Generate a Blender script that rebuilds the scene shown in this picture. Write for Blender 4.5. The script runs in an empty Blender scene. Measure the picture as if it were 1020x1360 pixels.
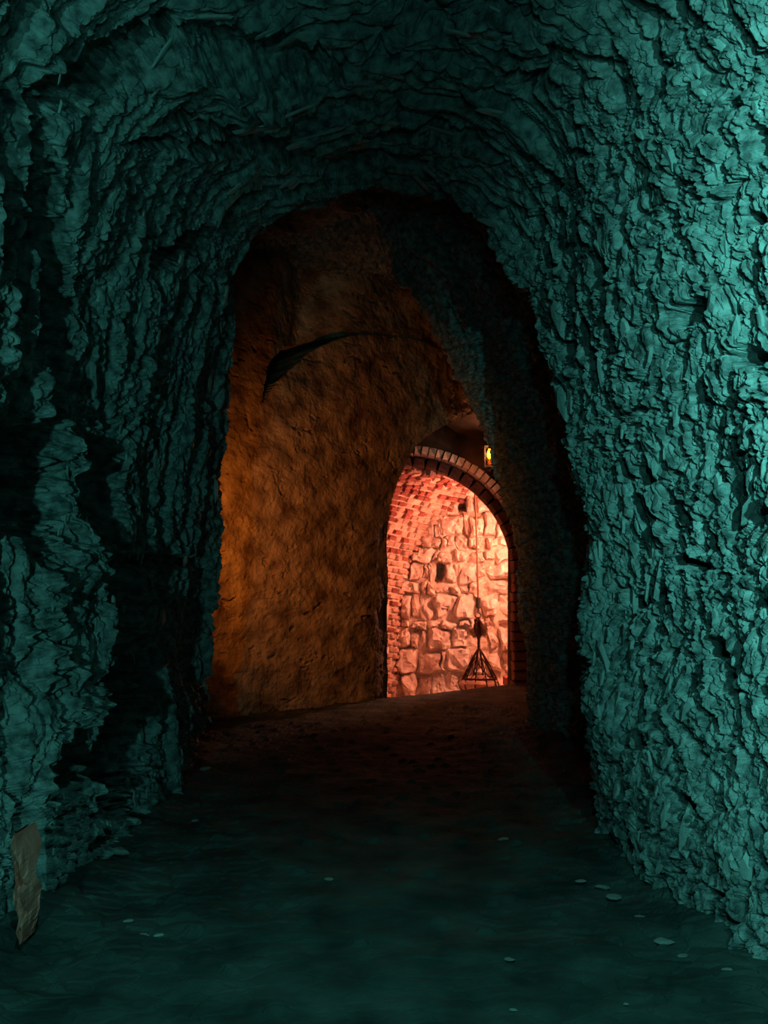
import bpy, math, random
import numpy as np
C = bpy.context.scene.collection
random.seed(7)
rng = np.random.default_rng(11)

# ------------------------------------------------------------------ camera, world, lights, exposure
F, CX, HY, CH = 1150.0, 510.0, 780.0, 1.5            # focal length (px), centre column, horizon row, eye height
scn = bpy.context.scene
cam_d = bpy.data.cameras.new('camera'); cam = bpy.data.objects.new('camera', cam_d); C.objects.link(cam)
cam.location = (0, 0, CH); cam.rotation_euler = (math.pi/2, 0, 0)
cam_d.sensor_fit = 'VERTICAL'; cam_d.sensor_height = 24; cam_d.lens = 24*F/1360
cam_d.shift_y = (HY-680)/1360; cam_d.clip_start = 0.02
scn.camera = cam
w = bpy.data.worlds.new('world'); scn.world = w; w.use_nodes = True
w.node_tree.nodes['Background'].inputs[0].default_value = (0.0, 0.006, 0.005, 1)
w.node_tree.nodes['Background'].inputs[1].default_value = 0.0
vs = scn.view_settings
vs.view_transform = 'Standard'; vs.look = 'None'; vs.gamma = 1; vs.use_curve_mapping = False; vs.exposure = 0.0

def lamp(name, kind, loc, energy, color, target=None, size=0.1, cone=None, blend=0.5):
    d = bpy.data.lights.new(name, kind); d.energy = energy; d.color = color
    if kind in ('POINT', 'SPOT'): d.shadow_soft_size = size
    if kind == 'AREA': d.size = size
    if kind == 'SPOT': d.spot_size = math.radians(cone); d.spot_blend = blend
    o = bpy.data.objects.new(name, d); C.objects.link(o); o.location = loc
    if target:
        import mathutils
        o.rotation_euler = (mathutils.Vector(target)-mathutils.Vector(loc)).to_track_quat('-Z', 'Y').to_euler()
    return o
TEAL = (0.17, 1.0, 0.90)
lamp('teal_floodlight', 'SPOT', (1.00, -0.6, 2.3), 4300, TEAL, (3.60, 0.9, 2.5), 0.035, 130, 1.0)
lamp('teal_fill_light', 'SPOT', (0.10, -0.6, 2.2), 190, TEAL, (2.7, 0.9, 2.3), 0.05, 130, 1.0)
lamp('teal_grazing_light', 'SPOT', (-1.38, -0.9, 2.2), 500, TEAL, (-2.085, -0.46, 2.65), 0.04, 134, 1.0)
lamp('teal_low_fill', 'SPOT', (-1.05, -0.9, 1.4), 350, TEAL, (-1.79, -0.35, 1.40), 0.04, 130, 1.0)  # unseen spot added to brighten the lower left wall
lamp('teal_floor_fill', 'SPOT', (0.0, 0.5, 3.5), 205, TEAL, (0.0, 2.0, 0.0), 0.05, 84, 1.0)  # added overhead spot, out of view, to brighten the near floor
lamp('teal_crown_fill', 'SPOT', (0.0, -0.8, 1.7), 85, TEAL, (0.0, -0.45, 2.64), 0.04, 124, 1.0)  # extra unseen spot put in to lift the ceiling centre
lamp('chamber_lamp', 'SPOT', (-1.72, 8.15, 2.1), 105, (1.0, 0.30, 0.04), (-0.5, 11.0, 2.15), 0.08, 118, 1.0)
lamp('shaft_lamp', 'POINT', (2.55, 15.4, 2.4), 270, (1.0, 0.37, 0.23), size=0.06)
lamp('gap_fill_light', 'SPOT', (2.25, 12.6, 2.7), 22, (1.0, 0.35, 0.22), (0.85, 13.5, 3.2), 0.05, 62, 0.8)  # hidden spot added to brighten the header course

# ------------------------------------------------------------------ helpers
def at(px, py, d):
    return ((px-CX)/F*d, d, CH+(HY-py)/F*d)
def link_mesh(name, verts, faces, mat=None, parent=None, smooth=False):
    me = bpy.data.meshes.new(name)
    verts = np.asarray(verts, dtype=np.float32)
    if isinstance(faces, np.ndarray):
        n, k = faces.shape
        me.vertices.add(len(verts)); me.vertices.foreach_set('co', verts.ravel())
        me.loops.add(n*k); me.loops.foreach_set('vertex_index', faces.astype(np.int32).ravel())
        me.polygons.add(n); me.polygons.foreach_set('loop_start', np.arange(0, n*k, k, dtype=np.int32))
        me.polygons.foreach_set('loop_total', np.full(n, k, dtype=np.int32))
        me.update(calc_edges=True)
    else:
        me.from_pydata(verts.tolist(), [], faces)
    if smooth: me.polygons.foreach_set('use_smooth', np.ones(len(me.polygons), dtype=bool))
    else: me.polygons.foreach_set('use_smooth', np.zeros(len(me.polygons), dtype=bool))
    if mat: me.materials.append(mat)
    o = bpy.data.objects.new(name, me); C.objects.link(o)
    if parent: o.parent = parent
    return o
def put(name, me, parent, M=None):
    o = bpy.data.objects.new(name, me); C.objects.link(o); o.parent = parent
    if M is not None: o.matrix_world = M
    return o
def tag(o, label=None, cat=None, group=None, kind=None):
    for k, v in (('label', label), ('category', cat), ('group', group), ('kind', kind)):
        if v: o[k] = v
    return o
def empty(name, loc):
    o = bpy.data.objects.new(name, None); C.objects.link(o); o.location = loc; o.empty_display_size = 0.1
    return o
def grid_faces(nu, nv):                                # index = j*nu + i
    i, j = np.meshgrid(np.arange(nu-1), np.arange(nv-1))
    a = (j*nu+i).ravel()
    return np.stack([a, a+1, a+1+nu, a+nu], 1)
def tube(path, r, n=6, closed=False):
    path = [np.array(p, float) for p in path]; V = []; Fc = []
    m = len(path)
    for k, p in enumerate(path):
        t = (path[(k+1) % m]-path[k-1]) if closed else path[min(k+1, m-1)]-path[max(k-1, 0)]
        t = t/(np.linalg.norm(t)+1e-9)
        a = np.array([0, 0, 1.0]) if abs(t[2]) < 0.9 else np.array([1.0, 0, 0])
        u = np.cross(t, a); u /= np.linalg.norm(u); v = np.cross(t, u)
        rr = r[k] if isinstance(r, (list, tuple)) else r
        for q in range(n):
            an = 2*math.pi*q/n
            V.append(p+rr*(math.cos(an)*u+math.sin(an)*v))
    for k in range(m if closed else m-1):
        for q in range(n):
            a, b = k*n+q, k*n+(q+1) % n; c, d = ((k+1) % m)*n+(q+1) % n, ((k+1) % m)*n+q
            Fc.append((a, b, c, d))
    if not closed:
        Fc.append(tuple(range(n-1, -1, -1))); Fc.append(tuple((m-1)*n+q for q in range(n)))
    return V, Fc
def join(parts):
    V = []; Fc = []
    for v, f in parts:
        o = len(V); V += [tuple(x) for x in v]; Fc += [tuple(i+o for i in q) for q in f]
    return V, Fc
def box(c, s):
    x, y, z = c; a, b, h = s[0]/2, s[1]/2, s[2]/2
    V = [(x+i*a, y+j*b, z+k*h) for i in (-1, 1) for j in (-1, 1) for k in (-1, 1)]
    return V, [(0, 1, 3, 2), (4, 6, 7, 5), (0, 4, 5, 1), (2, 3, 7, 6), (0, 2, 6, 4), (1, 5, 7, 3)]
def lathe(prof, c=(0, 0, 0), n=14):
    V = []; Fc = []
    for r, z in prof:
        for q in range(n):
            a = 2*math.pi*q/n; V.append((c[0]+r*math.cos(a), c[1]+r*math.sin(a), c[2]+z))
    for k in range(len(prof)-1):
        for q in range(n):
            Fc.append((k*n+q, k*n+(q+1) % n, (k+1)*n+(q+1) % n, (k+1)*n+q))
    Fc.append(tuple(range(n-1, -1, -1))); Fc.append(tuple((len(prof)-1)*n+q for q in range(n)))
    return V, Fc

# ---- noise on arrays
def hsh(ix, iy, seed):
    h = (ix.astype(np.int64)*374761393+iy.astype(np.int64)*668265263+seed*974634777) & 0xffffffff
    h = ((h ^ (h >> 13))*1274126177) & 0xffffffff
    h = ((h ^ (h >> 16))*2246822519) & 0xffffffff
    h = h ^ (h >> 15)
    return (h & 0xffffff)/float(0x1000000)
def vn(x, y, seed):
    x0 = np.floor(x); y0 = np.floor(y); fx = x-x0; fy = y-y0
    fx = fx*fx*fx*(fx*(fx*6-15)+10); fy = fy*fy*fy*(fy*(fy*6-15)+10)
    a = hsh(x0, y0, seed); b = hsh(x0+1, y0, seed); c = hsh(x0, y0+1, seed); d = hsh(x0+1, y0+1, seed)
    return ((a*(1-fx)+b*fx)*(1-fy)+(c*(1-fx)+d*fx)*fy)*2-1
def fbm(x, y, seed, o=4, g=0.5):
    s = 0; a = 1
    for k in range(o):
        s = s+a*vn(x*2**k, y*2**k, seed+k); a *= g
    return s
def worley(x, y, seed):
    x0 = np.floor(x); y0 = np.floor(y)
    f1 = np.full(x.shape, 9.0); f2 = np.full(x.shape, 9.0)
    bx = np.zeros_like(x); by = np.zeros_like(x); ex = np.zeros_like(x); ey = np.zeros_like(x)
    for i in (-1, 0, 1):
        for j in (-1, 0, 1):
            cx = x0+i; cy = y0+j
            qx = cx+hsh(cx, cy, seed); qy = cy+hsh(cx, cy, seed+1)
            d = np.hypot(x-qx, y-qy)
            m = d < f1
            f2 = np.where(m, f1, np.minimum(f2, d))
            ex = np.where(m, x-qx, ex); ey = np.where(m, y-qy, ey)
            bx = np.where(m, cx, bx); by = np.where(m, cy, by); f1 = np.where(m, d, f1)
    return f1, f2, hsh(bx, by, seed+2), hsh(bx, by, seed+3), hsh(bx, by, seed+4), ex, ey
def smooth(a, b, x):
    t = np.clip((x-a)/(b-a), 0, 1); return t*t*(3-2*t)
def shards(x, y, seed, tilt, crack=0.8, wd=0.16):
    f1, f2, r1, r2, r3, ex, ey = worley(x, y, seed)
    return (r1-0.5)+tilt*((r2-0.5)*ex+(r3-0.5)*ey)*2-crack*(1-np.clip((f2-f1)/wd, 0, 1))**1.5, r1

# ---- materials
def mat(name, c1, c2, scale=6.0, rough=0.75, bump=0.3, bscale=60.0, spec=0.3, stretch=None, detail=6.0, bdist=0.01, var=0.0, lo=0.35, hi=0.65):
    m = bpy.data.materials.new(name); m.use_nodes = True
    nt = m.node_tree; N = nt.nodes; L = nt.links; b = N['Principled BSDF']
    b.inputs['Roughness'].default_value = rough; b.inputs['Specular IOR Level'].default_value = spec
    tc = N.new('ShaderNodeTexCoord'); mp = N.new('ShaderNodeMapping'); L.new(tc.outputs['Object'], mp.inputs[0])
    if stretch: mp.inputs['Scale'].default_value = stretch
    n1 = N.new('ShaderNodeTexNoise'); n1.inputs['Scale'].default_value = scale; n1.inputs['Detail'].default_value = detail
    L.new(mp.outputs[0], n1.inputs['Vector'])
    cr = N.new('ShaderNodeValToRGB'); L.new(n1.outputs['Fac'], cr.inputs[0])
    cr.color_ramp.elements[0].position = lo; cr.color_ramp.elements[0].color = (*c1, 1)
    cr.color_ramp.elements[1].position = hi; cr.color_ramp.elements[1].color = (*c2, 1)
    out = cr.outputs[0]
    if var:
        oi = N.new('ShaderNodeObjectInfo'); hs = N.new('ShaderNodeHueSaturation'); mr = N.new('ShaderNodeMapRange')
        L.new(oi.outputs['Random'], mr.inputs[0]); mr.inputs[3].default_value = 1-var; mr.inputs[4].default_value = 1+var
        L.new(mr.outputs[0], hs.inputs['Value']); L.new(out, hs.inputs['Color']); out = hs.outputs[0]
    L.new(out, b.inputs['Base Color'])
    n2 = N.new('ShaderNodeTexNoise'); n2.inputs['Scale'].default_value = bscale; n2.inputs['Detail'].default_value = 5
    L.new(mp.outputs[0], n2.inputs['Vector'])
    bp = N.new('ShaderNodeBump'); bp.inputs['Strength'].default_value = bump; bp.inputs['Distance'].default_value = bdist
    L.new(n2.outputs['Fac'], bp.inputs['Height']); L.new(bp.outputs[0], b.inputs['Normal'])
    return m
def glow(name, col, strength):
    m = bpy.data.materials.new(name); m.use_nodes = True; b = m.node_tree.nodes['Principled BSDF']
    b.inputs['Base Color'].default_value = (*col, 1); b.inputs['Emission Color'].default_value = (*col, 1)
    b.inputs['Emission Strength'].default_value = strength
    return m
ROCK = mat('schist', (0.065, 0.08, 0.077), (0.32, 0.345, 0.325), 16, 0.58, 0.8, 70, 0.4, detail=9)
FLAKE = mat('schist_flake', (0.24, 0.27, 0.255), (0.46, 0.49, 0.46), 9, 0.55, 0.35, 60, 0.4, var=0.25)
WARMLIT = mat('warm_lit_schist', (0.62, 0.17, 0.12), (0.85, 0.27, 0.20), 10, 0.7, 0.4, 50, stretch=(1, 1, 0.3))  # reddened colour stands in for other light catching the slab
SOIL = mat('damp_soil', (0.025, 0.035, 0.032), (0.085, 0.095, 0.085), 3, 0.85, 0.5, 45, 0.2)
CHIP = mat('stone_chip', (0.20, 0.20, 0.18), (0.46, 0.45, 0.40), 20, 0.6, 0.3, 80, var=0.2)
OCHRE = mat('ochre_plaster', (0.16, 0.09, 0.05), (0.62, 0.41, 0.26), 4.0, 0.85, 0.8, 16, 0.15, detail=11, bdist=0.04, lo=0.32, hi=0.72)
LIME = mat('limestone', (0.52, 0.38, 0.32), (0.86, 0.70, 0.59), 5, 0.8, 0.55, 22, 0.15, var=0.10, bdist=0.03)
MORTAR = mat('mortar', (0.50, 0.36, 0.28), (0.72, 0.56, 0.44), 8, 0.9, 0.6, 30, 0.1, bdist=0.02)
BRICK = mat('pale_brick', (0.44, 0.22, 0.17), (0.72, 0.46, 0.36), 9, 0.85, 0.5, 40, 0.15, var=0.3)
REDBRICK = mat('red_brick', (0.20, 0.06, 0.05), (0.40, 0.12, 0.09), 9, 0.85, 0.5, 40, 0.15, var=0.3)
PALEBRICK = mat('lit_brick', (0.62, 0.46, 0.40), (0.88, 0.72, 0.64), 9, 0.85, 0.5, 40, 0.15, var=0.15)  # paler brick colour stands in for light on the header course
DARKBRICK = mat('shaded_brick', (0.09, 0.04, 0.035), (0.22, 0.10, 0.08), 9, 0.85, 0.5, 40, 0.15, var=0.3)  # shade on the arch face put into the brick colour
SHADED = mat('shaded_plaster', (0.05, 0.035, 0.03), (0.12, 0.08, 0.06), 3, 0.9, 0.4, 20, 0.1)  # dark colour carries the shade of the unlit wall and reveal
ROPE = mat('jute_rope', (0.16, 0.07, 0.045), (0.28, 0.13, 0.08), 60, 0.9, 0.6, 200, 0.1)
OLDROPE = mat('dark_net_rope', (0.018, 0.008, 0.007), (0.055, 0.022, 0.016), 60, 0.9, 0.6, 200, 0.1)
IRON = mat('black_iron', (0.02, 0.018, 0.016), (0.05, 0.04, 0.035), 30, 0.55, 0.3, 80, 0.4)
LOAD = mat('reddish_boulder', (0.32, 0.16, 0.12), (0.58, 0.34, 0.25), 6, 0.85, 0.5, 25, 0.1)
TIMBER = mat('red_timber', (0.26, 0.07, 0.05), (0.42, 0.13, 0.10), 6, 0.7, 0.4, 30, 0.2, stretch=(1, 1, 8))
FLAME = glow('flame', (1.0, 0.42, 0.03), 14)
AMBER = bpy.data.materials.new('amber_glass'); AMBER.use_nodes = True
_b = AMBER.node_tree.nodes['Principled BSDF']; _b.inputs['Base Color'].default_value = (1, 0.55, 0.12, 1)
_b.inputs['Transmission Weight'].default_value = 1; _b.inputs['Roughness'].default_value = 0.25; _b.inputs['IOR'].default_value = 1.2

# ------------------------------------------------------------------ tunnel: a loft of eleven-point sections (left foot, over the crown, right foot)
def sec(pts): return np.array(pts, float)
S0 = sec([(-1.75,-2.2,0),(-1.85,-2.2,1),(-1.85,-2.2,2.1),(-1.75,-2.2,3.1),(-1.2,-2.2,3.95),(0,-2.2,4.3),(1.2,-2.2,3.95),(1.75,-2.2,3.1),(1.85,-2.2,2.1),(1.85,-2.2,1),(1.75,-2.2,0)])
S1 = sec([(-1.60,2.9,0),(-1.66,2.9,1),(-1.70,2.9,2.1),(-1.62,2.9,3.1),(-1.15,2.9,3.95),(0,2.9,4.35),(1.25,2.9,3.95),(1.70,2.9,3.1),(1.80,2.9,2.1),(1.78,2.9,1),(1.72,2.9,0)])
S2 = sec([(-1.58,4.8,0),(-1.64,4.8,1),(-1.64,4.8,2.15),(-1.50,4.75,3.25),(-1.08,4.7,4.05),(-0.05,4.6,4.42),(0.95,4.35,3.95),(1.32,4.25,3.1),(1.42,4.2,2.05),(1.36,4.2,1),(1.24,4.3,0)])
S3 = sec([(-1.59,7.8,0), at(274,880,7.75), at(292,690,7.7), at(316,490,7.6), at(345,330,7.4), at(480,252,7.0), at(640,308,6.2), at(715,480,5.8), at(770,680,5.5), at(790,880,5.35), (1.37,5.3,0)])
S4 = sec([(-2.5,8.3,0),(-2.5,8.3,1.1),(-2.4,8.3,2.3),(-2.3,8.2,3.6),(-1.9,8.1,5.0),(-0.2,7.8,5.6),(1.35,7.1,4.7),(1.75,7.0,3.4),(1.92,7.0,2.2),(1.98,7.1,1.05),(1.98,7.2,0)])
S5 = sec([(-3.6,8.5,0),(-3.6,8.5,1.1),(-3.6,8.5,2.3),(-3.5,8.5,3.6),(-2.8,8.9,5.0),(-0.45,9.3,5.55), at(548,400,9.5), at(622,535,9.6), at(672,668,9.6), at(690,820,9.6), (1.51,9.6,0)])
S6 = sec([(-4.6,8.9,0),(-4.6,8.9,1.1),(-4.6,8.9,2.3),(-4.5,8.9,3.6),(-3.4,10.0,5.2),(0.4,11.9,5.7),(1.9,12.0,5.3),(2.3,11.2,3.8),(2.5,10.9,2.6),(2.6,10.8,1.2),(2.6,10.8,0)])
ST = np.stack([S0, S1, S2, S3, S4, S5, S6])
def crom(P, t, axis_pts):                               # Catmull-Rom through P along axis 0
    n = len(P); k = np.clip(np.floor(t).astype(int), 0, n-2); f = (t-k)[:, None, None]
    p0 = P[np.maximum(k-1, 0)]; p1 = P[k]; p2 = P[k+1]; p3 = P[np.minimum(k+2, n-1)]
    return 0.5*(2*p1+(p2-p0)*f+(2*p0-5*p1+4*p2-p3)*f*f+(3*p1-p0-3*p2+p3)*f**3)
NU = 1320
tu = np.linspace(0, 10, NU)
CU = crom(ST.transpose(1, 0, 2), tu, None)             # NU x 7 x 3
tv = np.concatenate([np.linspace(0, 1, 46)[:-1], np.linspace(1, 2, 231)[:-1], np.linspace(2, 3, 231)[:-1], np.linspace(3, 4, 46)[:-1], np.linspace(4, 5, 91)[:-1], np.linspace(5, 6, 26)])
NV = len(tv)
k = np.clip(np.floor(tv).astype(int), 0, 5); f = tv-k
# even out the sampling: along each span the step grows with distance
B = CU.transpose(1, 0, 2)
P = B[k]*(1-f)[:, None, None]+B[k+1]*f[:, None, None]  # NV x NU x 3
# round the kinks of the piecewise sweep a little
for _ in range(6):
    Q = P.copy(); Q[1:-1] = 0.25*P[:-2]+0.5*P[1:-1]+0.25*P[2:]; P = Q
du = np.gradient(P, axis=1); dv = np.gradient(P, axis=0)
Nn = np.cross(du, dv); Nn /= np.linalg.norm(Nn, axis=2, keepdims=True)+1e-9
cen = np.array([0.0, 0, 1.8]); 
if (Nn[300, 100]*(np.array([0, P[300, 100, 1], 1.5])-P[300, 100])).sum() < 0: Nn = -Nn
Vc = np.cumsum(np.linalg.norm(np.diff(P, axis=0, prepend=P[:1]), axis=2), axis=0)
Uc = np.cumsum(np.linalg.norm(np.diff(P, axis=1, prepend=P[:, :1]), axis=2), axis=1)
Uc = Uc*0.35+0.65*Uc[300][None, :]
PX = CX+F*P[..., 0]/np.maximum(P[..., 1], 0.3); PY = HY-F*(P[..., 2]-CH)/np.maximum(P[..., 1], 0.3)
T = np.broadcast_to(tu[None, :], P.shape[:2]); 
wl = 1-smooth(3.2, 4.6, T); wr = smooth(5.6, 6.8, T); wc = np.clip(1-wl-wr, 0, 1)
wx = fbm(Uc*1.3, Vc*1.3, 5, 4)*0.16; wy = fbm(Uc*1.3+9, Vc*1.3, 6, 4)*0.16
wx2 = fbm(Uc*9, Vc*9, 15, 3)*0.02; wy2 = fbm(Uc*9+9, Vc*9, 16, 3)*0.02
U = Uc+wx+wx2; V = Vc+wy+wy2
big = fbm(Uc*0.8, Vc*0.9, 20, 4)*0.08
# right wall: flaky, nearly vertical shards
a1, _ = shards(U/0.34, V/0.14, 31, 0.8, 0.7, 0.2)
a2, _ = shards(U/0.12, V/0.050, 32, 0.9, 0.9, 0.25)
a3, _ = shards(U/0.055, V/0.025, 33, 1.0, 1.0, 0.3)
hr = 0.044*a1+0.034*a2+0.020*a3
# left wall: long upright slabs and deep cracks
VL = Vc+0.10*fbm(Uc*0.8, Vc*1.2, 7, 3)+0.010*fbm(Uc*5, Vc*8, 17, 2); UL = Uc+0.5*fbm(Uc*0.9, Vc*3, 8, 2)
b1, r1 = shards(UL/1.1, VL/0.26, 41, 0.5, 0.9, 0.3)
b2, _ = shards(UL/0.60, VL/0.10, 42, 0.6, 0.9, 0.35)
b3, _ = shards(UL/0.24, VL/0.040, 43, 0.7, 1.0, 0.35)
b4, _ = shards(U/0.11, V/0.028, 44, 0.8, 1.0, 0.35)
hl = 0.070*b1+0.055*b2+0.040*b3+0.022*b4
# crown: strata running across the tunnel
c1, _ = shards(UL/0.9, VL/0.28, 51, 0.7, 0.8, 0.25)
c2, _ = shards(UL/0.45, VL/0.09, 52, 0.8, 0.8, 0.3)
c3, _ = shards(UL/0.18, VL/0.035, 53, 0.8, 0.8, 0.3)
hc = 0.10*c1+0.06*c2+0.032*c3
H = big+wl*hl+wr*hr+wc*hc
vis = (PX > -400) & (PX < 1420) & (P[..., 1] > 1)
def pocket(cx, cy, rx, ry, depth, rot=0.0, soft=0.35):
    global H
    x = PX-cx; y = PY-cy; c, s = math.cos(rot), math.sin(rot)
    e = np.hypot((x*c+y*s)/rx, (-x*s+y*c)/ry)+0.22*fbm(PX/14, PY/14, int(cx*7+cy), 3)
    m = (1-smooth(1-soft, 1+soft, e))*vis*((tv < 3.05)[:, None])
    H = H+depth*m
for p in [(803,358,12,22),(928,414,28,12,-.5),(1000,474,20,13),(745,466,10,9),(1010,190,12,20),(838,285,8,16),(846,632,9,14),(940,860,17,12),(905,1066,18,10,.3),
          (785,885,10,16),(740,572,8,12),(900,745,22,6,.4),(690,130,9,9),(728,112,14,8),(765,205,12,7),(720,258,8,8),(875,92,7,7),(955,1190,10,7),(850,985,9,10),
          (970,1000,9,8),(760,150,7,9),(1000,290,10,8),(700,300,7,12),(905,660,7,6),(830,800,8,10),(955,770,8,8),(872,866,8,7),(720,355,8,6)]:
    pocket(p[0], p[1], p[2], p[3], -0.20, p[4] if len(p) > 4 else 0.0)
for p in [(30,640,46,75,-.32),(150,930,34,170,-.34),(75,1040,22,70,-.2),(78,420,22,170,-.25),(150,100,90,26,-.22,-.5),(330,62,110,26,-.2,.1),(330,175,90,14,-.16,.2),
          (60,250,12,90,-.15),(250,330,40,14,-.2,-.5),(350,200,150,10,-.14,.05),(520,175,60,10,-.12),(140,640,26,60,-.2),(210,745,60,8,-.12),(20,330,14,120,-.15),(560,20,50,18,-.15,.6)]:
    pocket(p[0], p[1], p[2], p[3], p[4], p[5] if len(p) > 5 else 0.0)
for p in [(66,835,40,125,.16,-.08),(85,740,22,40,.08),(60,1010,24,90,.08),(25,900,14,160,.05),(85,600,22,26,.10),(340,100,70,16,.09,.1),(335,125,40,22,.1),(70,60,16,34,.1,.3),(55,530,14,46,.1)]:
    pocket(p[0], p[1], p[2], p[3], p[4], p[5] if len(p) > 5 else 0.0)
fade = np.ones(NV); fade = np.where(tv > 4.6, 1-0.25*np.clip(tv-4.6, 0, 1), 1)
H = H*fade[:, None]
P2 = P+Nn*H[..., None]
iL, iR = int(np.searchsorted(tu, 4.0)), int(np.searchsorted(tu, 6.15))
def strip(name, i0, i1, j0=0):
    sub = P2[j0:, i0:i1+1].reshape(-1, 3)
    return link_mesh(name, sub, grid_faces(i1-i0+1, NV-j0), ROCK)
JS = int(np.searchsorted(tv, 0.80))                       # side walls left out, unseen, up to here so lamp light escapes
wall_left = tag(strip('wall_left', 0, iL, JS), 'dark teal-lit layered rock wall of the tunnel, left of the passage', kind='structure')
ceiling = tag(strip('ceiling', iL, iR), 'dark jagged rock ceiling of the tunnel with strata running across', kind='structure')
wall_right = tag(strip('wall_right', iR, NU-1, JS), 'bright teal-lit flaky rock wall of the tunnel, right of the passage', kind='structure')

# loose plates and flakes bedded in the rock
def plate(seed, aspect):
    r = random.Random(seed); n = 8; out = []; top = []
    for q in range(n):
        a = 2*math.pi*q/n+r.uniform(-.25, .25); m = r.uniform(.72, 1.1)
        x, y = math.cos(a)*m, math.sin(a)*m*aspect
        out.append((x, y, -0.55)); k = r.uniform(.62, .9); top.append((x*k+r.uniform(-.05, .05), y*k, r.uniform(.05, .22)))
    Vv = out+top+[(r.uniform(-.15, .15), r.uniform(-.3, .3), r.uniform(.15, .3))]
    Fc = []
    for q in range(n):
        Fc.append((q, (q+1) % n, n+(q+1) % n)); Fc.append((q, n+(q+1) % n, n+q)); Fc.append((n+q, n+(q+1) % n, 2*n))
    me = bpy.data.meshes.new('rock_flake'); me.from_pydata(Vv, [], Fc); me.materials.append(FLAKE); return me
import mathutils
PL = {a: [plate(100*a+s, a) for s in range(7)] for a in (2, 3, 5)}
PXd = CX+F*P2[..., 0]/np.maximum(P2[..., 1], 0.3); PYd = HY-F*(P2[..., 2]-CH)/np.maximum(P2[..., 1], 0.3)
def flakes(parent, i0, i1, count, aspects, smin, smax, name, tmax=3.0, seed=1, sink=0.0):
    r = random.Random(seed); made = 0; tries = 0
    while made < count and tries < 20000:
        tries += 1
        i = r.randint(i0+2, i1-2); j = r.randint(50, NV-30)
        if tv[j] > tmax or not (4 < PXd[j, i] < 1016 and 4 < PYd[j, i] < 1250) or P2[j, i, 2] < 0.12: continue
        if H[j, i] < -0.10: continue
        t1 = mathutils.Vector(du[j, i]).normalized(); nn = mathutils.Vector(Nn[j, i])
        if nn.dot(mathutils.Vector((0, 0, CH))-mathutils.Vector(P2[j, i])) < 0: continue
        t2 = nn.cross(t1)
        a = r.choice(aspects); s = smin*(smax/smin)**(r.random()**1.6)*(P[j, i, 1]/4.5)
        M = mathutils.Matrix((t2, t1, nn)).transposed()
        M = M @ mathutils.Euler((r.gauss(0, .16), r.gauss(0, .3), r.gauss(0, .22))).to_matrix()
        M = M @ mathutils.Matrix.Diagonal((s, s, s*r.uniform(.5, .9)))
        M = M.to_4x4(); M.translation = mathutils.Vector(P2[j, i])+nn*(sink*s)
        put(name, PL[a][r.randrange(7)], parent, M); made += 1
flakes(wall_right, iR, NU-1, 280, (2, 3), 0.014, 0.050, 'rock_flake', seed=3)
flakes(wall_left, 0, iL, 240, (3, 5), 0.010, 0.026, 'rock_slab', seed=4)
flakes(ceiling, iL, iR, 120, (3, 5), 0.014, 0.036, 'rock_slab', seed=5)

# ------------------------------------------------------------------ chamber wall (ochre plaster) with the arched opening
W0 = np.array([-1.97, 9.86]); E = np.array([0.75, 0.6614]); NW = np.array([0.6614, -0.75])
def wall_sz(px, py):
    kx = (px-CX)/F; s = (kx*W0[1]-W0[0])/(E[0]-kx*E[1]); d = W0[1]+E[1]*s
    return s, CH+(HY-py)/F*d
def inpoly(x, y, poly):
    c = np.zeros(x.shape, bool); n = len(poly)
    for q in range(n):
        (x1, y1), (x2, y2) = poly[q], poly[(q+1) % n]
        m = ((y1 > y) != (y2 > y)) & (x < (x2-x1)*(y-y1)/(y2-y1+1e-12)+x1); c ^= m
    return c
def smoothpoly(pts, n=12):
    pts = np.array(pts, float); out = []
    for q in range(len(pts)-1):
        p0, p1, p2, p3 = pts[max(q-1, 0)], pts[q], pts[q+1], pts[min(q+2, len(pts)-1)]
        for t in np.linspace(0, 1, n, endpoint=False):
            out.append(0.5*(2*p1+(p2-p0)*t+(2*p0-5*p1+4*p2-p3)*t*t+(3*p1-p0-3*p2+p3)*t**3))
    out.append(pts[-1]); return np.array(out)
OP = [wall_sz(*p) for p in smoothpoly([(521, 960), (521, 800), (521, 700), (527, 645), (545, 602), (565, 580), (595, 561), (630, 548)])]
apex = OP[-1]; sr = 2*apex[0]-OP[0][0]
OPEN = OP+[(2*apex[0]-s, z) for s, z in OP[::-1]]
CRES = [wall_sz(*p) for p in smoothpoly([(346, 536), (353, 503), (362, 480), (384, 461), (410, 452), (440, 447), (466, 445)])]+[wall_sz(*p) for p in smoothpoly([(466, 446), (440, 453), (416, 465), (380, 494), (362, 514), (346, 536)])]
ns, nz = 560, 460
sg = np.linspace(-2.9, 5.6, ns); zg = np.linspace(-0.15, 6.2, nz)
SS, ZZ = np.meshgrid(sg, zg)
inO = inpoly(SS, ZZ, OPEN); inC = inpoly(SS+0.02*fbm(SS*6, ZZ*6, 61, 3), ZZ, CRES)
off = 0.05*fbm(SS*0.9, ZZ*0.9, 62, 4)+0.012*fbm(SS*7, ZZ*7, 63, 4)
f1, f2, r1, r2, r3, ex, ey = worley(SS/0.15+0.9*fbm(SS*5, ZZ*5, 64, 3), ZZ/0.09+0.9*fbm(SS*5+7, ZZ*5, 66, 3), 65)
off -= np.where(r1 > 0.88, 0.06*r3*(1-smooth(0.15, 0.42, f1)), 0)
off += 0.008*(r2-0.5)
edge = smooth(OPEN[0][0]-0.55, OPEN[0][0]+0.02, SS)*(1-smooth(2.0, 3.6, ZZ))
off -= 0.12*edge**2
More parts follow.
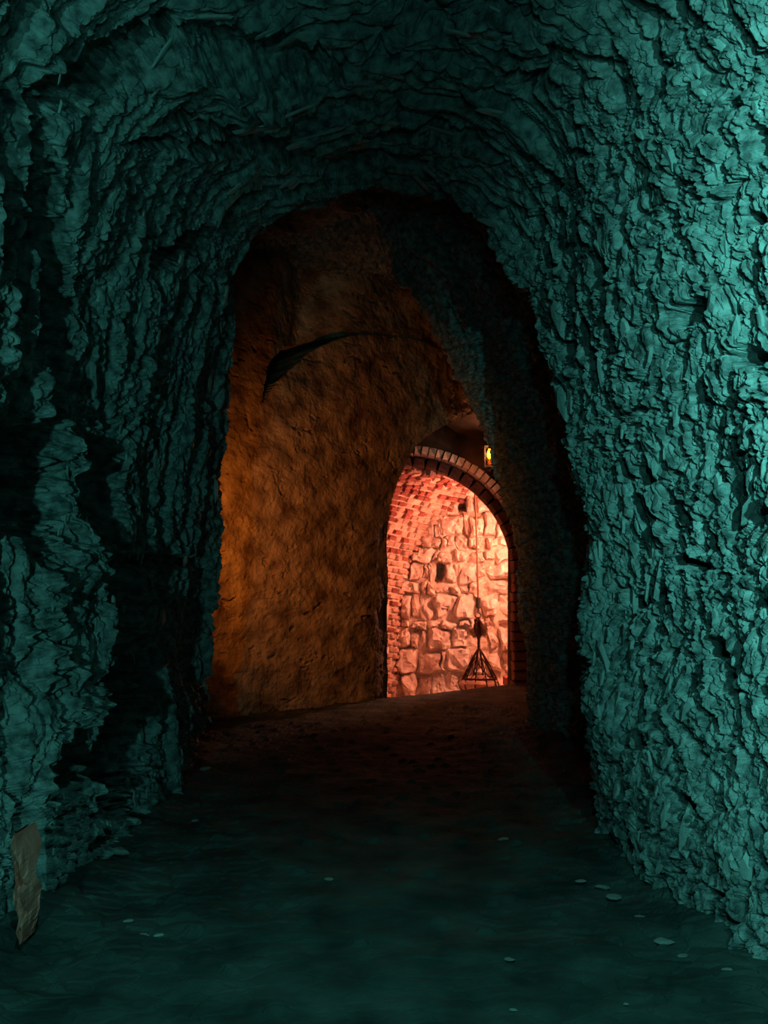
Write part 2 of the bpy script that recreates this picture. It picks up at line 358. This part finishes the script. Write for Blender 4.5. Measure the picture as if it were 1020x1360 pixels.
LUNS, LUNZ = np.array([wall_sz(*p) for p in smoothpoly([(346, 536), (380, 494), (416, 465), (466, 446), (520, 447), (570, 458), (610, 492), (650, 560)])]).T
above = ZZ > np.interp(SS, LUNS, LUNZ, left=9, right=0)
off -= 0.34*above*smooth(LUNS[0]+0.15, LUNS[0]+0.9, SS)*(1-0.93*smooth(LUNS[0]+0.7, LUNS[0]+1.6, SS))
off -= 0.9*inC
pv = np.stack([W0[0]+E[0]*SS+NW[0]*off, W0[1]+E[1]*SS+NW[1]*off, ZZ], -1).reshape(-1, 3)
gf = grid_faces(ns, nz); keep = ~(inO.ravel()[gf].all(1))
wall_mid = tag(link_mesh('wall_middle', pv, gf[keep], OCHRE), 'rough orange-lit ochre plaster wall with an arched opening at the end of the tunnel', kind='structure')
# the opening's reveal, a half metre deep
rv = []; TH = 0.45
for s, z in OPEN:
    ed = 0.12 if z < 2.2 else 0.12*(1-smooth(2.0, 3.6, z))
    for t in (ed*0.9, 0.6, 0.75):
        rv.append((W0[0]+E[0]*s-NW[0]*t, W0[1]+E[1]*s-NW[1]*t, z))
rv = np.array(rv); 
rf = grid_faces(3, len(OPEN))
link_mesh('reveal', rv, rf, SHADED, wall_mid)

# ------------------------------------------------------------------ floor
nx, ny = 560, 560
xg = np.linspace(-4.2, 4.4, nx); tg = np.linspace(0, 1, ny)
XX, TT = np.meshgrid(xg, tg)
yend = np.clip(W0[1]+(XX-W0[0])/E[0]*E[1]+0.05, 8.5, 13.3)
y0 = -2.2
yy = np.where(TT < .06, y0+(TT/.06)*4.4, 0)
q = np.clip((TT-.06)/.94, 0, 1)
yn = 2.2; YY = np.where(TT < .06, yy, 1/((1-q)/yn+q/yend))
hz = 0.03*fbm(XX*0.9, YY*0.7, 71, 3)+0.014*fbm(XX*3.5, YY*4.5, 72, 4)
s1, sr1 = shards(XX/0.16+0.4*fbm(XX*3, YY*3, 73, 2), YY/0.09, 74, 0.8)
hz += 0.010*s1*smooth(0.2, 0.7, np.abs(XX)/1.5)+0.004*s1
f1, f2, r1, r2, r3, ex, ey = worley(XX/0.11, YY/0.08, 75)
hz += np.where(r1 > 0.93, 0.022*np.sqrt(np.clip(1-(f1/0.4)**2, 0, 1)), 0)
hz += 0.10*smooth(1.15, 1.75, np.abs(XX+0.05))*(1-smooth(8.5, 9.2, YY))*(0.6+0.5*fbm(XX*2, YY*2, 76, 3))
hz *= 1-0.6*smooth(10.5, 11.8, YY)
hz -= hz*smooth(-0.02, 0.0, YY-yend)*0.5
fv = np.stack([XX, YY, hz], -1).reshape(-1, 3)
floor = tag(link_mesh('floor', fv, grid_faces(nx, ny), SOIL), 'damp uneven earth floor of the tunnel', kind='structure')
e = fv.reshape(ny, nx, 3)[-1]
lip = np.concatenate([e, e*np.array([1, 1, 0])+np.array([0, 0.03, -0.85])])
link_mesh('step_face', lip, grid_faces(nx, 2), SOIL, floor)
def floor_z(x, y):
    j = np.argmin(np.abs(YY[:, nx//2]-y)); j2 = np.argmin(np.abs(XX[0]-x)); return float(hz[j, j2])

# ------------------------------------------------------------------ brick arch and vault beyond the opening
DR = 13.6; AC = (0.35, 1.73); RI = 1.68
def brick_mesh(mat_, seed):
    r = random.Random(seed); b = 0.10
    V = []; 
    for x, y, z in ((-.5, -.5, 0), (.5, -.5, 0), (.5, .5, 0), (-.5, .5, 0)): V.append((x, y, -.5))
    for x, y in ((-.5, -.5), (.5, -.5), (.5, .5), (-.5, .5)): V.append((x+r.uniform(-.03, .03), y+r.uniform(-.03, .03), .28))
    for x, y in ((-.5, -.5), (.5, -.5), (.5, .5), (-.5, .5)): V.append((x*(1-b*1.2)+r.uniform(-.05, .05), y*(1-b*2.2)+r.uniform(-.05, .05), .5+r.uniform(-.08, .08)))
    Fc = [(3, 2, 1, 0), (8, 9, 10, 11)]
    for q in range(4):
        Fc.append((q, (q+1) % 4, 4+(q+1) % 4, 4+q)); Fc.append((4+q, 4+(q+1) % 4, 8+(q+1) % 4, 8+q))
    me = bpy.data.meshes.new('brick'); me.from_pydata(V, [], Fc); me.materials.append(mat_); return me
BP = [brick_mesh(BRICK, s) for s in range(6)]; BR = [brick_mesh(REDBRICK, s+20) for s in range(4)]; BW = [brick_mesh(PALEBRICK, s+60) for s in range(6)]; BD = [brick_mesh(DARKBRICK, s+40) for s in range(4)]
def frame_mat(x, y, z, c, sx, sy, sz):
    M = mathutils.Matrix((x, y, z)).transposed() @ mathutils.Matrix.Diagonal((sx, sy, sz))
    M = M.to_4x4(); M.translation = mathutils.Vector(c); return M
# wall above and around the arch
RO = RI+0.30
an = np.linspace(-0.02, math.pi+0.02, 80)
inner = [(AC[0]+RO*math.cos(a), AC[1]+RO*math.sin(a)) for a in an]
inner = [(AC[0]+RO, -0.5)]+inner+[(AC[0]-RO, -0.5)]
outer = []
for x, z in inner:
    dx, dz = x-AC[0], max(z-AC[1], 0); 
    a = math.atan2(z-AC[1], dx); m = 2.3/max(abs(math.cos(a)), abs(math.sin(a))*0.75, 0.05) if z > AC[1] else None
    outer.append((AC[0]+(m*math.cos(a) if m else math.copysign(2.3, dx)), AC[1]+m*math.sin(a) if m else z))
nr = 10; av = []
for (x1, z1), (x2, z2) in zip(inner, outer):
    for t in np.linspace(0, 1, nr): av.append((x1*(1-t)+x2*t, DR+0.12+0.02*math.sin(9*x1+7*t)*t, z1*(1-t)+z2*t))
wall_arch = tag(link_mesh('wall_arch', np.array(av), grid_faces(nr, len(inner)), SHADED), 'dark shaded wall around the round brick arch', kind='structure')
Xv, Yv, Zv = mathutils.Vector((1, 0, 0)), mathutils.Vector((0, 1, 0)), mathutils.Vector((0, 0, 1))
def ring(r0, r1, dep0, dep1, step, meshes, a0=-0.0, a1=math.pi, jit=0.012, seed=9):
    r = random.Random(seed); rm = (r0+r1)/2; n = int((a1-a0)*rm/step)
    for q in range(n):
        a = a0+(q+.5)*(a1-a0)/n; c, s = math.cos(a), math.sin(a)
        rad = mathutils.Vector((c, 0, s)); tan = mathutils.Vector((-s, 0, c))
        M = frame_mat(tan, rad, -Yv, (AC[0]+rm*c, (dep0+dep1)/2+r.uniform(-jit, jit), AC[1]+rm*s), step*0.90, (r1-r0)*0.97, dep1-dep0)
        put('brick', r.choice(meshes), wall_arch, M)
ring(RI+0.155, RI+0.31, DR-0.16, DR+0.22, 0.115, BW)                      # projecting header course
ring(RI, RI+0.155, DR+0.02, DR+0.34, 0.20, BD, seed=10)                   # inner order, shade put into its brick colour
rj = random.Random(5)
for q in range(14):                                                         # right jamb and left jamb
    z = AC[1]-0.08-q*0.155
    for sgn in (1, -1):
        M = frame_mat(Xv, Zv, -Yv, (AC[0]+sgn*(RI+0.155+rj.uniform(-.01, .01)), DR+0.17, z), 0.30, 0.142, 0.34)
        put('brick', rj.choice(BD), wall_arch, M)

# brick barrel running back to the stone wall
D2 = 17.0
endc = smoothpoly([(526, 990), (530, 900), (534, 830), (540, 785), (549, 745), (566, 715), (590, 688), (612, 667), (634, 648), (670, 636), (720, 650), (762, 690), (780, 760), (785, 860), (785, 990)], 10)
nE = len(endc); endp = np.array([at(p[0], p[1], D2+0.15) for p in endc])
g = np.linspace(0, 1, nE)
L = 2.55; tot = 2*L+math.pi*RI
st = []
for t in g:
    s = t*tot
    if s < L: st.append((AC[0]-RI, DR+0.30, AC[1]-L+s))
    elif s < L+math.pi*RI:
        a = math.pi-(s-L)/RI; st.append((AC[0]+RI*math.cos(a), DR+0.30, AC[1]+RI*math.sin(a)))
    else: st.append((AC[0]+RI, DR+0.30, AC[1]-(s-L-math.pi*RI)))
st = np.array(st)
ed = np.concatenate([[0], np.cumsum(np.linalg.norm(np.diff(endp, axis=0), axis=1))]); ed /= ed[-1]
endr = np.stack([np.interp(g, ed, endp[:, c]) for c in range(3)], 1)
def vault(gv, t):
    a = np.array([np.interp(gv, g, st[:, c]) for c in range(3)]); b = np.array([np.interp(gv, g, endr[:, c]) for c in range(3)])
    return a*(1-t)+b*t
def vframe(gv, t):
    p = vault(gv, t); ax = vault(gv, min(t+.02, 1.02))-vault(gv, t-.02); ar = vault(min(gv+.01, 1), t)-vault(max(gv-.01, 0), t)
    ax = mathutils.Vector(ax).normalized(); ar = mathutils.Vector(ar).normalized(); n = ar.cross(ax).normalized()
    if n.dot(mathutils.Vector((1.2, p[1], 1.4))-mathutils.Vector(p)) < 0: n = -n
    ar = n.cross(ax)
    return p, ax, ar, n
nt = 40; bv = np.array([vault(a, t) for t in np.linspace(0, 1, nt) for a in g])
vlt = tag(link_mesh('wall_vault', bv, grid_faces(nE, nt), MORTAR), 'pink-lit brick barrel vault between the round arch and the stone wall', kind='structure')
rb = random.Random(21); nb = 0
alen = tot*0.9
rows = 99
for r_ in range(rows):
    gv = 0.02+(r_+.5)*0.098/alen
    if gv > 0.66: break
    nseg = 14
    for c_ in range(-1, nseg+1):
        t = (c_+.5+(r_ % 2)*.5+rb.uniform(-.06, .06))/nseg
        if t < 0.0 or t > 0.985: continue
        p, ax, ar, n = vframe(gv, t)
        X, Y = CX+F*p[0]/p[1], HY-F*(p[2]-CH)/p[1]
        if X < 506 or Y > 945 or nb >= 296: continue
        low = Y > 700
        if rb.random() < 0.04: continue                   # a missing brick leaves a hole
        red = rb.random() < (0.12 if low else 0.34+0.4*max(0, (700-Y)/90)*0.6)
        M = frame_mat(ax, ar, n, mathutils.Vector(p)+n*rb.uniform(-.03, .028), 0.235*rb.uniform(.75, 1.05), 0.086*rb.uniform(.8, 1.05), 0.11)
        put('brick', rb.choice(BR if red else BP), vlt, M); nb += 1
print('vault bricks', nb)

# ------------------------------------------------------------------ stone wall at the back
gx, gz = np.meshgrid(np.linspace(-0.6, 5.2, 240), np.linspace(-0.9, 4.6, 220))
bo = 0.05*fbm(gx*1.5, gz*1.5, 81, 4)+0.02*fbm(gx*9, gz*9, 82, 3)-0.01
for hx, hz_, rx, rz in ((473, 985, 34, 46), (324, 738, 20, 40), (418, 468, 24, 28)):
    p_ = at(480+hx/3.09, 520+hz_/3.09, 17.0); bo -= 0.40*(1-smooth(.6, 1.2, np.hypot((gx-p_[0])/(rx/3.09*17/F), (gz-p_[2])/(rz/3.09*17/F))+0.35*fbm(gx*7, gz*5, 83, 3)))
back = tag(link_mesh('wall_back', np.stack([gx, D2+0.06-bo, gz], -1).reshape(-1, 3), grid_faces(240, 220), MORTAR), 'brightly lit wall of irregular pale stones behind the brick vault', kind='structure')
ROWS = [(395, 440, [330, 395, 430, 470, 520, 640]),
        (440, 500, [300, 350, 396, 438, 470, 524, 600, 680]),
        (500, 596, [230, 292, 332, 420, 446, 472, 500, 556, 592, 690]),
        (596, 640, [170, 238, 318, 350, 388, 430, 482, 518, 566, 640, 700]),
        (640, 698, [150, 190, 300, 322, 378, 440, 512, 548, 620, 700]),
        (698, 780, [140, 192, 246, 270, 302, 342, 378, 402, 474, 512, 620, 690]),
        (780, 830, [110, 160, 238, 262, 300, 368, 402, 440, 500, 612, 660, 710]),
        (830, 936, [110, 164, 196, 240, 300, 384, 470, 490, 560, 640, 710]),
        (936, 966, [100, 152, 204, 262, 330, 390, 440, 520, 566, 640, 710]),
        (966, 1060, [100, 150, 208, 240, 268, 370, 436, 512, 560, 610, 634, 710]),
        (1060, 1156, [90, 148, 232, 330, 352, 448, 520, 572, 650, 720]),
        (1156, 1262, [90, 120, 156, 228, 290, 350, 400, 470, 540, 600, 660, 720]),
        (1262, 1330, [90, 150, 220, 310, 390, 480, 560, 640, 720])]
rs = random.Random(12)
def stone(c4, seed, lift):
    r = random.Random(seed); n = 8; V = []; tx, tz = r.uniform(-.16, .16), r.uniform(-.16, .16)
    c4 = [np.array(c) for c in c4]; cen_ = sum(c4)/4; ko = r.uniform(.0, .25)
    for j in range(n):
        for i in range(n):
            a, b = i/(n-1), j/(n-1)
            p = (c4[0]*(1-a)+c4[1]*a)*(1-b)+(c4[3]*(1-a)+c4[2]*a)*b
            e = min(i, n-1-i, j, n-1-j); corner = (i in (0, n-1)) and (j in (0, n-1))
            k = 0.97 if not corner else 0.84
            if e == 1: k = 1.04
            q = cen_+(p-cen_)*k
            X_ = np.array([q[0]*5.0]); Z_ = np.array([q[1]*5.0])
            jx, jz = 0.045*float(fbm(X_, Z_, 201, 3)[0]), 0.045*float(fbm(X_, Z_, 202, 3)[0])
            rough = 0.075*float(fbm(X_*1.3+seed, Z_*0.9, 203, 4)[0])
            dep = 0.09 if e == 0 else -lift-0.022*(e-1)+tx*(a-.5)+tz*(b-.5)+rough+r.gauss(0, .007)
            if a+b > 1.75-ko and e: dep += .05
            V.append((q[0]+jx, D2+dep, q[1]+jz))
    Fc = []
    for j in range(n-1):
        for i in range(n-1):
            o = j*n+i
            if (i*7+j*3+seed) % 2: Fc += [(o, o+1, o+n+1), (o, o+n+1, o+n)]
            else: Fc += [(o, o+1, o+n), (o+1, o+n+1, o+n)]
    return V, Fc
yb = {}
def z2(x, y): p = at(480+x/3.09, 520+y/3.09, D2); return (p[0], p[2])
prev = None; sid = 0
for ri, (ya, yc, xs) in enumerate(ROWS):
    for a, b in zip(xs[:-1], xs[1:]):
        w_ = [rs.uniform(-12, 12) for _ in range(8)]
        hole = (ri == 9 and a == 436) or (ri == 5 and a == 302) or (ri == 1 and a == 396)
        if hole: continue
        c4 = [z2(a+w_[0]*.6, yc+w_[4]), z2(b+w_[1]*.6, yc+w_[5]), z2(b+w_[2]*.6, ya+w_[6]), z2(a+w_[3]*.6, ya+w_[7])]
        o = link_mesh('stone', *stone(c4, 500+sid, rs.uniform(-0.04, 0.12)), LIME, back); sid += 1

# lower floor beyond the step
pf = [(-1.6, 11.0), (4.6, 11.0), (4.6, 17.4), (-1.6, 17.4)]
px_, py_ = np.meshgrid(np.linspace(-1.7, 4.6, 60), np.linspace(10.6, 17.3, 60))
lowf = tag(link_mesh('floor_lower', np.stack([px_, py_, -0.78+0.015*fbm(px_*2, py_*2, 91, 3)], -1).reshape(-1, 3), grid_faces(60, 60), MORTAR), 'sunken floor beyond the step, below the stone wall', kind='structure')

# ------------------------------------------------------------------ hanging rope, hook, net and its load
DN = 16.1
rp = [at(*p, DN) for p in ((629.5, 600), (630.5, 650), (632.5, 700), (634, 750), (635, 796))]
hr_ = empty('hanging_rope', rp[-1]); tag(hr_, 'long thin rope with a dark weight and iron hook, hanging before the stone wall', 'rope')
def child(name, VF, m, par, smooth=False):
    V, Fc = VF; l = np.array(par.location if par.parent is None else (0, 0, 0)); 
    if par.parent is not None: l = np.array(par.parent.location)
    return link_mesh(name, np.array([np.array(v)-l for v in V]), Fc, m, par, smooth)
child('rope', tube(rp, 0.020, 6), ROPE, hr_)
wc_ = np.array(at(635.5, 801, DN))
child('weight', lathe([(0.02, .11), (.045, .095), (.046, -.09), (.02, -.105)], wc_, 10), IRON, hr_)
hk = []
for a in np.linspace(math.pi*0.5, -math.pi*1.0, 14):
    hk.append(np.array(at(635, 817.5, DN))+np.array([0.05*math.cos(a), 0, 0.05*math.sin(a)]))
hk = [np.array(at(635.2, 806, DN))]+hk
child('hook', tube(hk, 0.013, 6), IRON, hr_)

bc = np.array(at(637, 911, DN)); 
net = empty('cargo_net', (bc[0], DN, bc[2]+0.05)); tag(net, 'dark rope net drawn up to a hook around a boulder', 'net')
top = np.array(at(635, 819.5, DN)); neck = np.array(at(636, 862, DN))
def conep(a, t):                                          # t 0 at the neck, 1 at the load
    r = 0.02+0.30*t**0.9
    z = neck[2]*(1-t)+(bc[2]+0.13)*t
    return np.array([neck[0]*(1-t)+bc[0]*t+r*math.cos(a), DN+0.72*r*math.sin(a), z])
tw = []
for q in range(5):
    a0 = q*1.2566
    tw.append(tube([top+(neck-top)*t+0.018*(1-0.2*t)*np.array([math.cos(a0+5*t), math.sin(a0+5*t), 0]) for t in np.linspace(0, 1, 9)], 0.014, 5))
child('twisted_neck', join(tw), OLDROPE, net)
for q in range(10):
    a0 = 2*math.pi*q/10
    child('strand', tube([conep(a0, t) for t in np.linspace(0, 1, 8)]+[bc+np.array([.355*math.cos(a0), .27*math.sin(a0), .02]), bc+np.array([.32*math.cos(a0), .24*math.sin(a0), -.10])], 0.013, 5), OLDROPE, net)
xs_ = []
for q in range(8):
    for sg_ in (1, -1):
        a0 = 2*math.pi*q/8
        xs_.append(tube([conep(a0+sg_*1.5*t, t) for t in np.linspace(0.12, 1, 9)], 0.007, 4))
child('mesh_cords', join(xs_), OLDROPE, net)
child('hoop', tube([conep(2*math.pi*q/24, 0.97) for q in range(24)], 0.016, 5, True), OLDROPE, net)
# folds of spare netting gathered about the neck
fo = []
for q, (ox, oz, w1, h1) in enumerate([(-.05, -.06, .10, .16), (-.06, -.16, .09, .20), (.05, -.12, .09, .18), (.055, -.22, .07, .20)]):
    fo.append(tube([top+np.array([0, -.01, -.03]), top+np.array([ox*.7, -.03, oz*.5-.02]), top+np.array([ox, -.02, oz]), top+np.array([ox*.8, 0, oz-h1*.5]), top+np.array([ox*.3, 0, oz-h1])], [0.012, .025, .035, .028, .014], 6))
child('gathered_folds', join(fo), OLDROPE, net)
nv_ = []; nf_ = []
me = None
n1, n2 = 22, 14
for j in range(n2):
    ph = math.pi*j/(n2-1)
    for i in range(n1):
        th = 2*math.pi*i/n1; x, y, z = math.sin(ph)*math.cos(th), math.sin(ph)*math.sin(th), math.cos(ph)
        k = 1+0.10*float(fbm(np.array([x*1.7+3]), np.array([z*1.7+y*1.3]), 95, 3)[0])
        nv_.append((0.345*x*k, 0.25*y*k, 0.155*(abs(z)**.8)*math.copysign(1, z)*k))
nf_ = [(j*n1+i, j*n1+(i+1) % n1, (j+1)*n1+(i+1) % n1, (j+1)*n1+i) for j in range(n2-1) for i in range(n1)]
bl = link_mesh('boulder', np.array(nv_), nf_, LOAD); bl.location = (bc[0], DN, -0.46+0.155)
tag(bl, 'squat reddish boulder held in the rope net at the foot of the stone wall', 'boulder')

# red timber block beside the right jamb
tb = empty('timber_block', (at(680, 915, 15.6)[0], 15.6, -0.77)); tag(tb, 'dark red squared timber block standing against the right of the opening', 'timber block')
x0 = tb.location[0]
def bevelbox(c, s, b):
    x, y, z = c; V = []; 
    for zz, k in ((-.5, 1-b), (-.5+b, 1), (.5-b, 1), (.5, 1-b)):
        for i, j in ((-1, -1), (1, -1), (1, 1), (-1, 1)): V.append((x+i*s[0]/2*k, y+j*s[1]/2*k, z+zz*s[2]))
    Fc = [(3, 2, 1, 0), (12, 13, 14, 15)]+[(k*4+i, k*4+(i+1) % 4, k*4+4+(i+1) % 4, k*4+4+i) for k in range(3) for i in range(4)]
    return V, Fc
zt = at(680, 898, 15.6)[2]; hh = (zt+0.77)/4
for q in range(4):
    child('board', bevelbox((x0+0.03, 15.6, -0.77+hh*(q+.5)), (0.34+0.01*(q % 2), 0.30, hh*0.97), .07), TIMBER, tb)

# ------------------------------------------------------------------ lantern on the wall by the arch
lc = np.array(at(650, 607, 13.15))
ln = empty('wall_lantern', tuple(lc)); tag(ln, 'small glowing amber lantern on an iron bracket beside the brick arch', 'lantern')
hh = 0.15; ww = 0.075
fr = [box(lc+np.array([sx*ww, sy*ww, 0]), (.014, .014, 2*hh)) for sx in (-1, 1) for sy in (-1, 1)]
fr += [box(lc+np.array([0, 0, s*hh]), (.175, .175, .018)) for s in (-1, 1)]
child('frame', join(fr), IRON, ln)
child('cap', lathe([(.115, 0), (.07, .05), (.025, .08), (.02, .11)], lc+np.array([0, 0, hh+.01]), 8), IRON, ln)
child('finial', lathe([(.03, 0), (.035, -.03), (.01, -.06)], lc-np.array([0, 0, hh+.01]), 8), IRON, ln)
for sx, sy in ((1, 0), (-1, 0), (0, -1), (0, 1)):
    child('pane', box(lc+np.array([sx*ww, sy*ww, 0]), (.004 if sx else 2*ww-.012, .004 if sy else 2*ww-.012, 2*hh-.02)), AMBER, ln)
child('candle', lathe([(.028, 0), (.028, .10), (.022, .11)], lc-np.array([0, 0, hh-.01]), 10), LIME, ln)
child('flame', lathe([(.010, 0), (.040, .045), (.030, .10), (.004, .18)], lc+np.array([0, 0, -.03]), 10), FLAME, ln, True)
child('bracket', join([tube([lc+np.array([0, 0, hh+.11]), lc+np.array([.0, .0, hh+.20]), lc+np.array([.06, .2, hh+.24]), lc+np.array([.10, .50, hh+.18])], .012, 6), box(lc+np.array([.10, .53, hh+.16]), (.09, .03, .18))]), IRON, ln)
ll = lamp('lantern_light', 'POINT', tuple(lc+np.array([0, -.16, 0.05])), 14, (1.0, 0.42, 0.2), size=0.04)

# ------------------------------------------------------------------ tan slab at the foot of the left wall
ta, tb_ = np.meshgrid(np.linspace(0, 1, 12), np.linspace(0, 1, 26))
lft = np.interp(tb_, [0, .15, .4, .7, .9, 1], [28, 20, 12, 11, 15, 26]); rgt = np.interp(tb_, [0, .12, .3, .6, .85, 1], [31, 37, 45, 46, 40, 29])
ptx = lft+(rgt-lft)*ta; pty = 1252-150*tb_
dd = 3.66-0.15*np.sin(np.pi*np.clip(ta+0.06*fbm(tb_*3, tb_, 303, 2), 0, 1))**.8+0.07*fbm(ta*3.5+0.6*tb_, tb_*2.2, 301, 4)+0.05*np.abs(tb_-.5)**2
tv_ = np.stack([(ptx+1.5*fbm(ta*2, tb_*6, 302, 3)-CX)/F*3.56, dd, CH+(HY-pty)/F*3.56], -1).reshape(-1, 3)
o = link_mesh('rock_slab', tv_, grid_faces(12, 26), WARMLIT, wall_left); o['label'] = 'tan slab'

# ------------------------------------------------------------------ stone chips on the floor
def chip_mesh(seed):
    r = random.Random(seed); n = 7; V = []
    for zf, k in ((-.35, .8), (0, 1), (.35, .62)):
        for q in range(n):
            a = 2*math.pi*q/n+r.uniform(-.2, .2) if False else 2*math.pi*q/n
            m = k*(0.8+0.4*hash_r(seed, q)); V.append((math.cos(a)*m, math.sin(a)*m*0.6, zf+r.uniform(-.06, .06)))
    Fc = [tuple(range(n-1, -1, -1)), tuple(range(2*n, 3*n))]
    Fc += [(k_*n+q, k_*n+(q+1) % n, (k_+1)*n+(q+1) % n, (k_+1)*n+q) for k_ in range(2) for q in range(n)]
    me = bpy.data.meshes.new('stone_chip'); me.from_pydata(V, [], Fc); me.materials.append(CHIP); return me
def hash_r(a, b): return random.Random(a*131+b).random()
CM = [chip_mesh(s) for s in range(8)]
CHIPS = [(159,1134,15,'largest flat pale stone chip, on the earth below the left wall'),
 (147,1086,10,'narrow stone chip close to the foot of the left wall, beyond the largest chip'),
 (182,1093,9,'thin stone chip just beyond and beside the largest pale chip'),
 (259,1093,6,'small bright stone chip alone between left wall and dark middle of floor'),
 (138,1166,12,'long dull stone chip just in front of the largest pale chip'),
 (170,1224,7,'small stone chip on bare earth, between the tan slab and the floor middle'),
 (191,1240,9,'slim tilted stone chip left of a paired slim chip, near the tan slab'),
 (211,1243,8,'slim stone chip, right one of the pair near the tan slab'),
 (72,1246,7,'small grey stone chip right beside the foot of the tan slab'),
 (98,1256,9,'curved sliver of stone in front of the tan slab'),
 (62,1263,5,'small round bright pebble in front of the tan slab'),
 (272,1020,9,'dim stone chip at the far end of the left wall'),
 (437,1168,7,'pale stone chip alone in the dark middle of the floor'),
 (668,1115,8,'bright stone chip on the floor, farthest of those right of the middle'),
 (748,1110,6,'little stone chip near the far corner of the right wall'),
 (702,1128,5,'tiny stone chip between two brighter chips right of the middle'),
 (676,1274,8,'low stone chip in the right half of the floor, near the front'),
 (682,1341,6,'stone chip nearest the front edge, right of the middle'),
 (830,1336,6,'stone chip at the front edge, below the right wall'),
 (795,1141,8,'stone chip at the foot of the right wall, farthest of the row there'),
 (772,1176,8,'flat stone chip lying away from the right wall beside its foot row'),
 (800,1182,10,'long stone chip in the foot row of the right wall, second from the far end'),
 (815,1195,12,'wide stone chip in the foot row of the right wall, third from the far end'),
 (850,1222,9,'stone chip under the lowest bulge of the right wall'),
 (880,1247,14,'broad stone chip lying before the right wall, biggest on that side'),
 (907,1268,9,'small slab of stone just in front of the broad right chip'),
 (967,1288,8,'stone chip near the right edge, beneath the right wall'),
 (1002,1280,9,'stone chip at the extreme right edge of the floor')]
rc = random.Random(8)
for k_, (x, y, w_, lab) in enumerate(CHIPS):
    d = CH*F/(y-HY); p = at(x, y, d)
    z = floor_z(p[0], p[1]); d = (CH-z)*F/(y-HY); p = at(x, y, d); z = floor_z(p[0], p[1])
    s = w_/F*d
    o = bpy.data.objects.new('stone_chip', CM[k_ % 8]); C.objects.link(o)
    o.location = (p[0], p[1], z+s*0.12); o.scale = (s, s*rc.uniform(.8, 1.3), s*rc.uniform(.45, .6)); o.rotation_euler = (rc.uniform(-.1, .1), rc.uniform(-.1, .1), rc.uniform(-.5, .5))
    tag(o, lab, 'stone', 'loose stone chips on the tunnel floor')
print('tris', sum(len(o.data.polygons) for o in C.objects if o.type == 'MESH'))
